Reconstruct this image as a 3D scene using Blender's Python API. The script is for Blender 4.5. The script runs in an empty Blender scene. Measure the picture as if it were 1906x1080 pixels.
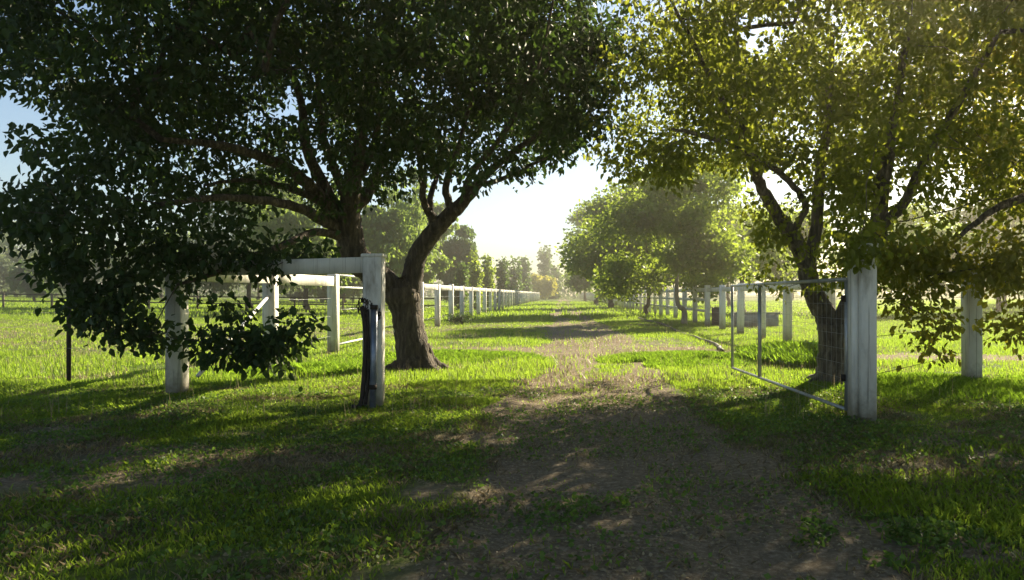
import bpy, math, random
import numpy as np
from mathutils import Vector
R = math.radians
sc = bpy.context.scene
C = sc.collection
rng = np.random.default_rng(11)
random.seed(5)

# ------------------------------------------------------------------ camera, world, sun, exposure
F, VX, VY, EYE = 1400.0, 1045.0, 548.0, 1.5          # focal length and vanishing point in photograph pixels
cam = bpy.data.cameras.new('camera'); co = bpy.data.objects.new('camera', cam); C.objects.link(co)
co.location = (0, 0, EYE); co.rotation_euler = (R(90), 0, 0)
cam.sensor_width = 36; cam.lens = 36 * F / 1906
cam.shift_x = -(VX - 953) / 1906; cam.shift_y = (VY - 540) / 1906
cam.clip_end = 3000; cam.clip_start = 0.05
sc.camera = co
SUN_AZ, SUN_EL = 40.0, 30.0                            # azimuth right of the track's axis, elevation
w = bpy.data.worlds.new('World'); sc.world = w; w.use_nodes = True
nt = w.node_tree; bg = nt.nodes['Background']
sky = nt.nodes.new('ShaderNodeTexSky'); sky.sky_type = 'NISHITA'; sky.sun_disc = False
sky.sun_elevation = R(SUN_EL); sky.sun_rotation = R(SUN_AZ); sky.air_density = 1.0; sky.dust_density = 0.4
nt.links.new(sky.outputs[0], bg.inputs[0]); bg.inputs[1].default_value = 0.05
sl = bpy.data.lights.new('sun', 'SUN'); sl.energy = 5.0; sl.angle = R(0.5); sl.color = (1.0, 0.87, 0.62)
so = bpy.data.objects.new('sun', sl); C.objects.link(so)
sd = Vector((math.sin(R(SUN_AZ)) * math.cos(R(SUN_EL)), math.cos(R(SUN_AZ)) * math.cos(R(SUN_EL)), math.sin(R(SUN_EL))))
so.rotation_euler = sd.to_track_quat('Z', 'Y').to_euler(); so.location = (20, 20, 30)
vs = sc.view_settings; vs.view_transform = 'Standard'; vs.look = 'None'; vs.gamma = 1; vs.use_curve_mapping = False
vs.exposure = 1.78
sc.render.engine = 'CYCLES'
sc.cycles.volume_bounces = 0; sc.cycles.max_bounces = 6; sc.cycles.diffuse_bounces = 3; sc.cycles.transmission_bounces = 4

# ------------------------------------------------------------------ helpers
def P(px, py, Y):
    return ((px - VX) / F * Y, Y, EYE - (py - VY) / F * Y)
def tag(o, label=None, cat=None, group=None, kind=None):
    if label: o['label'] = label
    if cat: o['category'] = cat
    if group: o['group'] = group
    if kind: o['kind'] = kind
    return o
def empty(name, loc, label=None, cat=None, group=None):
    o = bpy.data.objects.new(name, None); C.objects.link(o); o.location = loc; o.empty_display_size = .2
    return tag(o, label, cat, group)
def np_mesh(name, verts, loops, ltot, mat, parent=None, attrs=None, smooth=False, keep_world=True):
    me = bpy.data.meshes.new(name)
    verts = np.asarray(verts, np.float32).reshape(-1, 3)
    if parent is not None and keep_world:
        p = parent; off = np.zeros(3)
        while p is not None:
            off += np.array(p.location); p = p.parent
        verts = verts - off.astype(np.float32)
    loops = np.asarray(loops, np.int32).ravel(); ltot = np.asarray(ltot, np.int32)
    me.vertices.add(len(verts)); me.vertices.foreach_set('co', verts.ravel())
    me.loops.add(len(loops)); me.loops.foreach_set('vertex_index', loops)
    me.polygons.add(len(ltot))
    st = np.zeros(len(ltot), np.int32); st[1:] = np.cumsum(ltot)[:-1]
    me.polygons.foreach_set('loop_start', st)
    if smooth: me.polygons.foreach_set('use_smooth', np.ones(len(ltot), bool))
    me.update(calc_edges=True)
    for k, v in (attrs or {}).items():
        dom = 'POINT' if len(v) == len(verts) else 'FACE'
        a = me.attributes.new(k, 'FLOAT', dom); a.data.foreach_set('value', np.asarray(v, np.float32))
    me.materials.append(mat)
    o = bpy.data.objects.new(name, me); C.objects.link(o); o.parent = parent
    return o
class MB:
    def __init__(s): s.v = []; s.f = []
    def add(s, vs, fs):
        n = len(s.v); s.v += [tuple(q) for q in vs]; s.f += [tuple(i + n for i in f) for f in fs]
    def box(s, c, d, cham=0.0, rz=0, taper=1.0, jit=0.0):
        x, y, z = d[0] / 2, d[1] / 2, d[2] / 2
        ca, sa = math.cos(rz), math.sin(rz)
        if cham <= 0:
            ring = [(-x, -y), (x, -y), (x, y), (-x, y)]
        else:
            k = cham
            ring = [(-x + k, -y), (x - k, -y), (x, -y + k), (x, y - k), (x - k, y), (-x + k, y), (-x, y - k), (-x, -y + k)]
        n = len(ring); vs = []
        lv = [(-z, 1.0), (z - cham, taper), (z, taper * (1 - 2 * cham / max(d[0], .01)))] if cham > 0 else [(-z, 1), (z, taper)]
        for zz, t in lv:
            for (a, b) in ring:
                a *= t; b *= t
                a += random.uniform(-jit, jit); b += random.uniform(-jit, jit)
                vs.append((c[0] + a * ca - b * sa, c[1] + a * sa + b * ca, c[2] + zz))
        fs = [tuple(range(n))[::-1], tuple(range(n * (len(lv) - 1), n * len(lv)))]
        for l in range(len(lv) - 1):
            for i in range(n):
                j = (i + 1) % n
                fs.append((l * n + i, l * n + j, (l + 1) * n + j, (l + 1) * n + i))
        s.add(vs, fs)
    def tube(s, pts, rad, n=8, rough=0.0, cap=True):
        pts = [Vector(p) for p in pts]
        if not hasattr(rad, '__len__'): rad = [rad] * len(pts)
        vs = []; prev = None
        for i, p in enumerate(pts):
            t = (pts[min(i + 1, len(pts) - 1)] - pts[max(i - 1, 0)])
            t = t.normalized() if t.length > 1e-6 else Vector((0, 0, 1))
            if prev is None:
                a = Vector((1, 0, 0)) if abs(t.x) < .8 else Vector((0, 1, 0))
            else: a = prev
            u = (a - t * a.dot(t)).normalized(); v = t.cross(u); prev = u
            for k in range(n):
                an = 2 * math.pi * k / n; r = rad[i] * (1 + random.uniform(-rough, rough))
                vs.append(p + (u * math.cos(an) + v * math.sin(an)) * r)
        fs = []
        for i in range(len(pts) - 1):
            for k in range(n):
                j = (k + 1) % n
                fs.append((i * n + k, i * n + j, (i + 1) * n + j, (i + 1) * n + k))
        if cap:
            fs.append(tuple(range(n))[::-1]); fs.append(tuple(range((len(pts) - 1) * n, len(pts) * n)))
        s.add(vs, fs)
    def build(s, name, mat, parent=None, smooth=False):
        lo = [i for f in s.f for i in f]
        return np_mesh(name, np.array(s.v), lo, [len(f) for f in s.f], mat, parent, smooth=smooth)
def smoothpath(pts, rad, sub=5, wob=0.0):
    """Catmull-Rom through pts with radii"""
    P_ = [Vector(p) for p in pts]; out = []; rr = []
    for i in range(len(P_) - 1):
        p0 = P_[max(i - 1, 0)]; p1 = P_[i]; p2 = P_[i + 1]; p3 = P_[min(i + 2, len(P_) - 1)]
        for k in range(sub):
            t = k / sub
            q = 0.5 * ((2 * p1) + (p2 - p0) * t + (2 * p0 - 5 * p1 + 4 * p2 - p3) * t * t + (3 * p1 - p0 - 3 * p2 + p3) * t ** 3)
            if (i or k) and wob: q += Vector((random.uniform(-wob, wob), random.uniform(-wob, wob), random.uniform(-wob, wob)))
            out.append(q); rr.append(rad[i] * (1 - t) + rad[i + 1] * t)
    out.append(P_[-1]); rr.append(rad[-1]); return out, rr
_lat = np.random.default_rng(3).random((64, 64, 64)).astype(np.float32)
def vnoise(p, scale=1.0, octv=1):
    """value noise in 0..1 for points (n,3) or (n,2)"""
    p = np.asarray(p, float)
    if p.shape[1] == 2: p = np.c_[p, np.zeros(len(p))]
    tot = 0; amp = 1; s = 0
    for o in range(octv):
        q = p * scale * 2 ** o + 17.3 * o
        i = np.floor(q).astype(int); f = q - i; f = f * f * (3 - 2 * f)
        r = 0
        for dx in (0, 1):
            for dy in (0, 1):
                for dz in (0, 1):
                    ww = (f[:, 0] if dx else 1 - f[:, 0]) * (f[:, 1] if dy else 1 - f[:, 1]) * (f[:, 2] if dz else 1 - f[:, 2])
                    r = r + ww * _lat[(i[:, 0] + dx) & 63, (i[:, 1] + dy) & 63, (i[:, 2] + dz) & 63]
        tot = tot + amp * r; s += amp; amp *= .5
    return tot / s
def inpoly(px, py, poly):
    c = np.zeros(len(px), bool); n = len(poly)
    for i in range(n):
        x1, y1 = poly[i]; x2, y2 = poly[(i + 1) % n]
        if y1 == y2: continue
        m = ((y1 > py) != (y2 > py)) & (px < (x2 - x1) * (py - y1) / (y2 - y1) + x1)
        c ^= m
    return c
def sstep(a, b, x):
    t = np.clip((x - a) / (b - a), 0, 1); return t * t * (3 - 2 * t)

# ------------------------------------------------------------------ materials
def newmat(name):
    m = bpy.data.materials.new(name); m.use_nodes = True; t = m.node_tree; t.nodes.clear()
    out = t.nodes.new('ShaderNodeOutputMaterial'); return m, t, out
def N(t, kind, **kw):
    n = t.nodes.new(kind)
    for k, v in kw.items():
        if k in n.inputs: n.inputs[k].default_value = v
        else: setattr(n, k, v)
    return n
def ramp(t, fac, stops):
    r = t.nodes.new('ShaderNodeValToRGB'); t.links.new(fac, r.inputs[0]); e = r.color_ramp.elements
    while len(e) < len(stops): e.new(0.5)
    for el, (p, c) in zip(e, stops): el.position = p; el.color = (*c, 1)
    return r
def leafmat(name, dark, light, trans, tfac=0.45, yel=None, spec=.2):
    m, t, out = newmat(name)
    at = N(t, 'ShaderNodeAttribute', attribute_name='rnd')
    st = [(0, dark), (0.75, light)] + ([(1, yel)] if yel else [])
    cr = ramp(t, at.outputs['Fac'], st)
    b = N(t, 'ShaderNodeBsdfPrincipled'); b.inputs['Roughness'].default_value = .5; b.inputs['Specular IOR Level'].default_value = spec
    t.links.new(cr.outputs[0], b.inputs['Base Color'])
    tr = N(t, 'ShaderNodeBsdfTranslucent')
    mx = N(t, 'ShaderNodeMix', data_type='RGBA'); mx.inputs[0].default_value = .8
    t.links.new(cr.outputs[0], mx.inputs[6]); mx.inputs[7].default_value = (*trans, 1)
    t.links.new(mx.outputs[2], tr.inputs[0])
    ms = N(t, 'ShaderNodeMixShader'); ms.inputs[0].default_value = tfac
    t.links.new(b.outputs[0], ms.inputs[1]); t.links.new(tr.outputs[0], ms.inputs[2]); t.links.new(ms.outputs[0], out.inputs[0])
    return m
def surf(name, stops, scale=4, detail=6, rough=.8, bump=.3, bscale=30, metal=0, stretch=(1, 1, 1), bdist=.02):
    m, t, out = newmat(name)
    tc = N(t, 'ShaderNodeTexCoord'); mp = N(t, 'ShaderNodeMapping'); mp.inputs['Scale'].default_value = stretch
    t.links.new(tc.outputs['Object'], mp.inputs[0])
    n1 = N(t, 'ShaderNodeTexNoise', Scale=scale, Detail=detail, Roughness=.65); t.links.new(mp.outputs[0], n1.inputs[0])
    cr = ramp(t, n1.outputs['Fac'], stops)
    b = N(t, 'ShaderNodeBsdfPrincipled', Roughness=rough, Metallic=metal); t.links.new(cr.outputs[0], b.inputs['Base Color'])
    n2 = N(t, 'ShaderNodeTexNoise', Scale=bscale, Detail=5); t.links.new(mp.outputs[0], n2.inputs[0])
    bp = N(t, 'ShaderNodeBump', Strength=bump, Distance=bdist); t.links.new(n2.outputs['Fac'], bp.inputs['Height']); t.links.new(bp.outputs[0], b.inputs['Normal'])
    t.links.new(b.outputs[0], out.inputs[0]); return m
M = {}
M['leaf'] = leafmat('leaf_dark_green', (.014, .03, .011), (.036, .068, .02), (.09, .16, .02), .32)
M['leaf_glow'] = leafmat('leaf_golden_glow', (.04, .06, .012), (.11, .13, .022), (.56, .52, .04), .52)  # warm glow from the right is put into this leaf colour
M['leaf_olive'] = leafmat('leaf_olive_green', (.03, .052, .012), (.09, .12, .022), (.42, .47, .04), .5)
M['leaf_bright'] = leafmat('leaf_bright_green', (.05, .10, .02), (.10, .155, .03), (.40, .52, .05), .5, (.24, .27, .03))
M['leaf_mid'] = leafmat('leaf_mid_green', (.045, .085, .025), (.10, .16, .045), (.36, .50, .08), .48)
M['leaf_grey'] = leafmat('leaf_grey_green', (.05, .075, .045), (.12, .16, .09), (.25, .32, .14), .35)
M['leaf_far'] = leafmat('leaf_poplar_green', (.03, .06, .02), (.07, .12, .03), (.2, .32, .05), .35)
M['leaf_yellow'] = leafmat('leaf_autumn_yellow', (.18, .19, .03), (.36, .34, .04), (.62, .58, .06), .45)
M['grass'] = leafmat('grass_blade', (.038, .055, .016), (.125, .18, .03), (.42, .62, .045), .5, (.27, .25, .11))
M['grass_lush'] = leafmat('grass_lush', (.05, .10, .014), (.12, .22, .024), (.38, .62, .04), .45, (.2, .24, .05))
M['dry'] = leafmat('dry_straw', (.15, .12, .06), (.34, .28, .17), (.4, .33, .2), .25)
M['weed'] = leafmat('weed_leaf', (.04, .08, .015), (.09, .15, .03), (.2, .34, .04), .35)
M['bark'] = surf('bark', [(.32, (.02, .016, .012)), (.5, (.07, .055, .04)), (.72, (.19, .155, .12))], 14, 9, .95, 1, 16, 0, (1, 1, .2), .14)
M['bark_mid'] = surf('bark_grey_brown', [(.32, (.035, .028, .02)), (.5, (.12, .10, .075)), (.72, (.28, .24, .19))], 12, 9, .95, 1, 16, 0, (1, 1, .2), .10)
M['bark_pale'] = surf('bark_pale', [(.3, (.12, .10, .08)), (.6, (.28, .25, .2)), (.8, (.42, .38, .32))], 5, 6, .9, .6, 25, 0, (1, 1, .3), .03)
M['white'] = surf('weathered_white_paint', [(.30, (.30, .27, .22)), (.42, (.62, .59, .53)), (.6, (.76, .74, .68)), (.85, (.82, .80, .75))], 2.3, 9, .65, .35, 26, 0, (1, 1, .35), .01)
M['white_metal'] = surf('white_painted_pipe', [(.3, (.5, .5, .48)), (.6, (.78, .78, .76))], 6, 5, .4, .1, 30)
M['galv'] = surf('galvanised_pipe', [(.3, (.28, .29, .30)), (.7, (.48, .49, .50))], 8, 5, .42, .15, 40, .6)
M['steel'] = surf('blue_grey_steel', [(.3, (.10, .12, .16)), (.7, (.28, .31, .38))], 7, 5, .35, .1, 40, .5)
M['rust'] = surf('dark_rusted_steel', [(.3, (.012, .010, .009)), (.7, (.05, .035, .025))], 9, 5, .8, .2, 40, .3)
M['black'] = surf('near_black_tube', [(.3, (.015, .014, .012)), (.7, (.07, .06, .045))], 4, 5, .7, .2, 40)
M['concrete'] = surf('grey_concrete', [(.3, (.16, .16, .15)), (.7, (.34, .34, .32))], 3, 8, .9, .4, 30)
M['darktank'] = surf('dark_drum', [(.3, (.02, .025, .03)), (.7, (.06, .07, .08))], 3, 8, .6, .2, 30)
M['water'] = surf('trough_water', [(.3, (.02, .03, .025)), (.7, (.03, .04, .03))], 3, 2, .05, .05, 8)
# mud splash and old grey timber on the white paint
t = M['white'].node_tree; b = [n for n in t.nodes if n.type == 'BSDF_PRINCIPLED'][0]; cr_ = [n for n in t.nodes if n.type == 'VALTORGB'][0]
tc = [n for n in t.nodes if n.type == 'TEX_COORD'][0]; sp = N(t, 'ShaderNodeSeparateXYZ'); t.links.new(tc.outputs['Object'], sp.inputs[0])
nn = N(t, 'ShaderNodeTexNoise', Scale=9, Detail=7, Roughness=.7); t.links.new(tc.outputs['Object'], nn.inputs[0])
ma = N(t, 'ShaderNodeMath', operation='MULTIPLY_ADD'); t.links.new(nn.outputs['Fac'], ma.inputs[0]); ma.inputs[1].default_value = -.55; t.links.new(sp.outputs[2], ma.inputs[2])
mr_ = N(t, 'ShaderNodeMapRange'); mr_.inputs['From Min'].default_value = .12; mr_.inputs['From Max'].default_value = -.22; mr_.inputs['To Max'].default_value = .8; t.links.new(ma.outputs[0], mr_.inputs[0])
mm = N(t, 'ShaderNodeMix', data_type='RGBA'); t.links.new(mr_.outputs[0], mm.inputs[0]); t.links.new(cr_.outputs[0], mm.inputs[6]); mm.inputs[7].default_value = (.20, .17, .11, 1)
mp2 = N(t, 'ShaderNodeMapping'); mp2.inputs['Scale'].default_value = (28, 28, .8); t.links.new(tc.outputs['Object'], mp2.inputs[0])
nc = N(t, 'ShaderNodeTexNoise', Scale=1.2, Detail=4); t.links.new(mp2.outputs[0], nc.inputs[0])
rc = N(t, 'ShaderNodeMapRange'); rc.inputs['From Min'].default_value = .60; rc.inputs['From Max'].default_value = .66; rc.inputs['To Max'].default_value = .65; t.links.new(nc.outputs['Fac'], rc.inputs[0])
m3 = N(t, 'ShaderNodeMix', data_type='RGBA'); t.links.new(rc.outputs[0], m3.inputs[0]); t.links.new(mm.outputs[2], m3.inputs[6]); m3.inputs[7].default_value = (.22, .20, .17, 1)
t.links.new(m3.outputs[2], b.inputs['Base Color'])
# ground
m, t, out = newmat('soil_and_turf'); M['ground'] = m
tc = N(t, 'ShaderNodeTexCoord')
da = N(t, 'ShaderNodeAttribute', attribute_name='dirt')
n1 = N(t, 'ShaderNodeTexNoise', Scale=1.7, Detail=8, Roughness=.7); t.links.new(tc.outputs['Object'], n1.inputs[0])
n2 = N(t, 'ShaderNodeTexNoise', Scale=.25, Detail=6, Roughness=.6); t.links.new(tc.outputs['Object'], n2.inputs[0])
n3 = N(t, 'ShaderNodeTexNoise', Scale=22, Detail=8, Roughness=.75); t.links.new(tc.outputs['Object'], n3.inputs[0])
soil = ramp(t, n3.outputs['Fac'], [(.28, (.08, .06, .04)), (.5, (.20, .16, .11)), (.72, (.38, .32, .24))])
gr = ramp(t, n1.outputs['Fac'], [(.25, (.05, .075, .018)), (.5, (.085, .14, .02)), (.75, (.18, .20, .06))])
ad = N(t, 'ShaderNodeMath', operation='MULTIPLY_ADD'); t.links.new(n1.outputs['Fac'], ad.inputs[0]); ad.inputs[1].default_value = 1.3; ad.inputs[2].default_value = -.65
a2 = N(t, 'ShaderNodeMath', operation='ADD'); t.links.new(da.outputs['Fac'], a2.inputs[0]); t.links.new(ad.outputs[0], a2.inputs[1])
mr = N(t, 'ShaderNodeMapRange'); mr.inputs['From Min'].default_value = .25; mr.inputs['From Max'].default_value = .7; t.links.new(a2.outputs[0], mr.inputs[0])
mx = N(t, 'ShaderNodeMix', data_type='RGBA'); t.links.new(mr.outputs[0], mx.inputs[0]); t.links.new(gr.outputs[0], mx.inputs[6]); t.links.new(soil.outputs[0], mx.inputs[7])
b = N(t, 'ShaderNodeBsdfPrincipled', Roughness=.95); b.inputs['Specular IOR Level'].default_value = .1
t.links.new(mx.outputs[2], b.inputs['Base Color'])
bp = N(t, 'ShaderNodeBump', Strength=.8, Distance=.05); t.links.new(n3.outputs['Fac'], bp.inputs['Height']); t.links.new(bp.outputs[0], b.inputs['Normal'])
t.links.new(b.outputs[0], out.inputs[0])

# ------------------------------------------------------------------ terrain
def gz(x, y):
    """ground height: flat along the track, field on the left and right rising very slowly"""
    x = np.asarray(x, float); y = np.asarray(y, float)
    z = 0.011 * np.clip(-x - 14, 0, 200) + 0.006 * np.clip(x - 14, 0, 200)
    q = np.c_[x.ravel(), y.ravel()]
    nz = (vnoise(q, .35, 3) - .5).reshape(x.shape) * .10 + (vnoise(q, 1.7, 2) - .5).reshape(x.shape) * .045
    near = np.clip(1 - np.abs(y - 5) / 300, 0.2, 1)
    rut = -.035 * (np.exp(-((x - .35 + .72) / .28) ** 2) + np.exp(-((x - .35 - .82) / .28) ** 2))
    return z + nz * near + rut
def gz1(x, y): return float(gz(np.array([x]), np.array([y]))[0])
def dirt(x, y):
    """0 = turf, 1 = bare soil"""
    q = np.c_[x, y]
    wv = (vnoise(q, .18, 3) - .5) * 2.0
    c = .35 + .6 * sstep(8, 20, y) * (1 - sstep(24, 60, y)) + wv * .5
    d = .95 * (np.exp(-((x - c + .75) / .42) ** 2) + np.exp(-((x - c - .85) / .45) ** 2)) + .45 * np.exp(-((x - c) / 1.2) ** 2)
    d *= (1 - .45 * sstep(26, 70, y))
    # bare strip crossing the track, worn patch on its right end
    yc = 20.3 + .25 * x + wv * 1.2
    d += 1.0 * np.exp(-((y - yc) / 1.9) ** 2) * sstep(-6.5, -2, x) * (1 - sstep(3.2, 5.5, x))
    # pale worn strip in the right paddock
    d += 1.0 * np.exp(-((y - 17.5 - wv * 1.5 + (x - 9) * .15) / 1.6) ** 2) * sstep(6.4, 7.6, x)
    # trampled shade in front of the gate
    d += .35 * sstep(.5, .7, vnoise(q + 40, .9, 3)) * (1 - sstep(7.5, 11, y))
    d += .30 * (1 - sstep(9, 12, y)) + .85 * np.exp(-(((x - .5) / 1.0) ** 4)) * (1 - sstep(12, 16, y)) * (-.15 + 1.2 * vnoise(q + 11, 1.6, 3))
    d -= .5 * np.exp(-(((x + 3.2) / 2.6) ** 2 + ((y - 16.5) / 2.2) ** 2))
    d -= .6 * np.exp(-(((x - 3.6) / 2.0) ** 2 + ((y - 15.6) / 2.2) ** 2))
    # dry patches out in the paddocks
    d += .5 * sstep(.52, .7, vnoise(q + 90, .09, 3)) * sstep(14, 22, y)
    return np.clip(d, 0, 1.3)
def axis(segs):
    a = []
    for lo, hi, st in segs: a += list(np.arange(lo, hi, st))
    a.append(segs[-1][1]); return np.array(a)
xs = axis([(-600, -200, 50), (-200, -60, 10), (-60, -20, 2), (-20, -10, .5), (-10, 10, .16), (10, 20, .5), (20, 60, 2), (60, 200, 10), (200, 600, 50)])
ys = axis([(-60, -10, 5), (-10, 2, 1), (2, 26, .16), (26, 60, .6), (60, 150, 3), (150, 300, 10), (300, 620, 40)])
X, Y = np.meshgrid(xs, ys); xf = X.ravel(); yf = Y.ravel()
zf = gz(xf, yf); df = dirt(xf, yf)
nx = len(xs); ny = len(ys)
ii, jj = np.meshgrid(np.arange(nx - 1), np.arange(ny - 1)); a = (jj * nx + ii).ravel()
quads = np.c_[a, a + 1, a + nx + 1, a + nx]
cx = xf[quads].mean(1); cy = yf[quads].mean(1)
ist = (np.abs(cx - .5) < 1.75) & (cy > -10) & (cy < 300)
V = np.c_[xf, yf, zf]
def sub_mesh(name, q):
    u, inv = np.unique(q.ravel(), return_inverse=True)
    return np_mesh(name, V[u], inv, np.full(len(q), 4), M['ground'], attrs={'dirt': df[u]}, smooth=True)
tag(sub_mesh('ground', quads[~ist]), kind='structure')
tag(sub_mesh('dirt_track', quads[ist]), kind='structure')

# ------------------------------------------------------------------ leaves
def leaf_arrays(cen, dirv, size, asp=.55, fold=.25, four=True, wrand=None):
    """cen (n,3) stalk end, dirv (n,3) unit leaf direction, size (n,)"""
    n = len(cen)
    rv = rng.normal(size=(n, 3)); side = np.cross(dirv, rv); side /= np.linalg.norm(side, axis=1, keepdims=True) + 1e-9
    nor = np.cross(side, dirv); s = size[:, None]
    if four:
        lf = (cen + dirv * s * .35 + side * s * asp * .5 + nor * s * fold * .5)
        lr = (cen + dirv * s * .35 - side * s * asp * .5 + nor * s * fold * .5)
        lf2 = (cen + dirv * s * .72 + side * s * asp * .33 + nor * s * fold * .2)
        lr2 = (cen + dirv * s * .72 - side * s * asp * .33 + nor * s * fold * .2)
        tip = cen + dirv * s - nor * s * .12
        v = np.stack([cen, lr, lr2, tip, lf2, lf], 1).reshape(-1, 3)
        b = np.arange(n)[:, None] * 6
        lo = np.concatenate([b + np.array([[0, 1, 2, 3]]), b + np.array([[0, 3, 4, 5]])], 1).reshape(-1)
        return v, lo, np.full(2 * n, 4)
    v = np.stack([cen, cen + dirv * s * .5 - side * s * asp * .5, cen + dirv * s - nor * s * .1, cen + dirv * s * .5 + side * s * asp * .5], 1).reshape(-1, 3)
    b = np.arange(n)[:, None] * 4
    return v, (b + np.array([[0, 1, 2, 3]])).reshape(-1), np.full(n, 4)
def unit(v): return v / (np.linalg.norm(v, axis=1, keepdims=True) + 1e-9)
def foliage(name, clumps, crad, per, size, mat, parent, droop=.5, four=True, asp=.6, squash=.7, key=.5):
    n = len(clumps)
    base = np.repeat(clumps, per, 0)
    r = unit(rng.normal(size=(n * per, 3))) * (rng.random((n * per, 1)) ** .5) * (np.repeat(crad, per)[:, None] if hasattr(crad, '__len__') else crad)
    r[:, 2] *= squash
    cen = base + r
    d = unit(r * .8 / (np.linalg.norm(r, axis=1, keepdims=True) + .05) + rng.normal(size=r.shape) * .7 + np.array([0, 0, -droop * 1.6]))
    s = size * rng.uniform(.45, 1.4, len(cen))
    v, lo, lt = leaf_arrays(cen, d, s, asp=asp, four=four)
    tone = np.clip(.6 * np.repeat(rng.random(n), per) + .5 * rng.random(n * per) - .05, 0, 1)
    k = 2 if four else 1
    return tag(np_mesh(name, v, lo, lt, mat, parent, {'rnd': np.repeat(tone, k)}), kind='stuff')

def grow(nodes, targets, wob=.06, step=.35, up=.3):
    """attach every target to the nearest node of the skeleton; returns pos, parent lists, and radii by pipe model"""
    pos = [np.array(p, float) for p in nodes]; par = [-1] * len(pos); nbase = len(pos)
    D = np.linalg.norm(targets[:, None] - np.array(pos)[None], axis=2).min(1)
    arr = np.zeros((len(pos) + len(targets) * 40, 3)); cnt = len(pos); arr[:cnt] = pos
    for ti in np.argsort(D):
        tg = targets[ti]
        dd = np.linalg.norm(arr[:cnt] - tg, axis=1)
        j = int(np.argmin(dd)); L = dd[j]
        k = min(max(1, int(L / step)), 30); p0 = arr[j].copy(); last = j
        mid = (p0 + tg) / 2 + np.array([0, 0, L * up * .35]) + rng.normal(size=3) * L * .08
        for s in range(1, k + 1):
            t_ = s / k
            q = (1 - t_) ** 2 * p0 + 2 * t_ * (1 - t_) * mid + t_ * t_ * tg + (rng.normal(size=3) * wob * step if s < k else 0)
            arr[cnt] = q; par.append(last); last = cnt; cnt += 1
    par = np.array(par); load = np.zeros(cnt); 
    child = np.zeros(cnt, bool); child[par[par >= 0]] = True
    load[~child] = 1
    for i in range(cnt - 1, nbase - 1, -1):
        load[par[i]] += load[i]
    return arr[:cnt], par, load, nbase
def twigs(name, arr, par, load, nb, parent, mat, r0=.006, expo=.45, sides=4):
    idx = np.arange(nb, len(arr)); a = arr[par[idx]]; b_ = arr[idx]
    ra = r0 * np.maximum(load[idx], 1) ** expo; rb = ra * .92
    t_ = unit(b_ - a); ref = np.where(np.abs(t_[:, [2]]) < .9, np.array([[0, 0, 1.]]), np.array([[1., 0, 0]]))
    u = unit(np.cross(t_, ref)); v_ = np.cross(t_, u); n = len(idx); ring = []
    for base, rr in ((a - t_ * ra[:, None] * .3, ra), (b_, rb)):
        for k in range(sides):
            an = 2 * math.pi * k / sides
            ring.append(base + (u * math.cos(an) + v_ * math.sin(an)) * rr[:, None])
    vv = np.stack(ring, 1).reshape(-1, 3); bb = np.arange(n)[:, None] * 2 * sides; lo = []
    for k in range(sides):
        j = (k + 1) % sides
        lo.append(bb + np.array([[k, j, sides + j, sides + k]]))
    lo = np.stack(lo, 1).reshape(-1)
    return tag(np_mesh(name, vv, lo, np.full(n * sides, 4), mat, parent, smooth=True), kind='stuff')

def sample_crown(n, ells, poly=None, thr=.42, nsc=.9, forbid=()):
    """random clump centres inside a union of ellipsoids, thinned by noise, trimmed to the outline"""
    out_ = []; tot = 0
    vol = np.array([e[3] * e[4] * e[5] * (e[6] if len(e) > 6 else 1) for e in ells]); pr = vol / vol.sum()
    for _ in range(60):
        k = rng.choice(len(ells), n, p=pr); E = np.array([e[:6] for e in ells])[k]
        d = unit(rng.normal(size=(n, 3))) * rng.random((n, 1)) ** .4
        p = E[:, :3] + d * E[:, 3:6]
        ok = vnoise(p + 5, nsc, 2) > thr
        px = VX + F * p[:, 0] / p[:, 1]; py = VY - F * (p[:, 2] - EYE) / p[:, 1]
        if poly: ok &= inpoly(px, py, poly) | ((p[:, 2] > 6.3) & ((py < -250) | (p[:, 1] < 1)))  # clumps high overhead, out of view, stay in as added shade
        for fb in forbid: ok &= ~inpoly(px, py, fb)
        out_.append(p[ok]); tot += ok.sum()
        if tot >= n: break
    return np.concatenate(out_)[:n]

def blob(lst):
    """extra low boughs: clump centres scattered round given points"""
    return np.concatenate([np.array(P(a, b_, c)) + rng.normal(size=(n, 3)) * np.array([1.1, 1.1, .8]) * r_ * .6 for (a, b_, c, r_, n) in [(a, b_, c, r_ * 1.1, max(2, round(n * .5))) for (a, b_, c, r_, n) in lst]])

def leaf_parts(parent, cl, n, size, mat):
    """single hanging leaves the eye can pick apart: one shared mesh, one object each"""
    v, lo, lt = leaf_arrays(np.zeros((1, 3)), np.array([[0, 0, -1.]]), np.array([size]), asp=.65, fold=.3)
    me = None
    for i in range(n):
        c = cl[rng.integers(len(cl))] + rng.normal(size=3) * np.array([.22, .22, .16])
        if me is None:
            o = np_mesh('leaf', v, lo, lt, mat, parent, {'rnd': [.35, .35]}, keep_world=False); me = o.data
        else:
            o = bpy.data.objects.new('leaf', me); C.objects.link(o); o.parent = parent
        pp = np.array(parent.location) + np.array(parent.parent.location)
        o.location = c - pp
        o.rotation_euler = (rng.uniform(-.9, .9), rng.uniform(-.9, .9), rng.uniform(0, 6.28)); s = rng.uniform(.7, 1.25); o.scale = (s, s, s)

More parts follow.
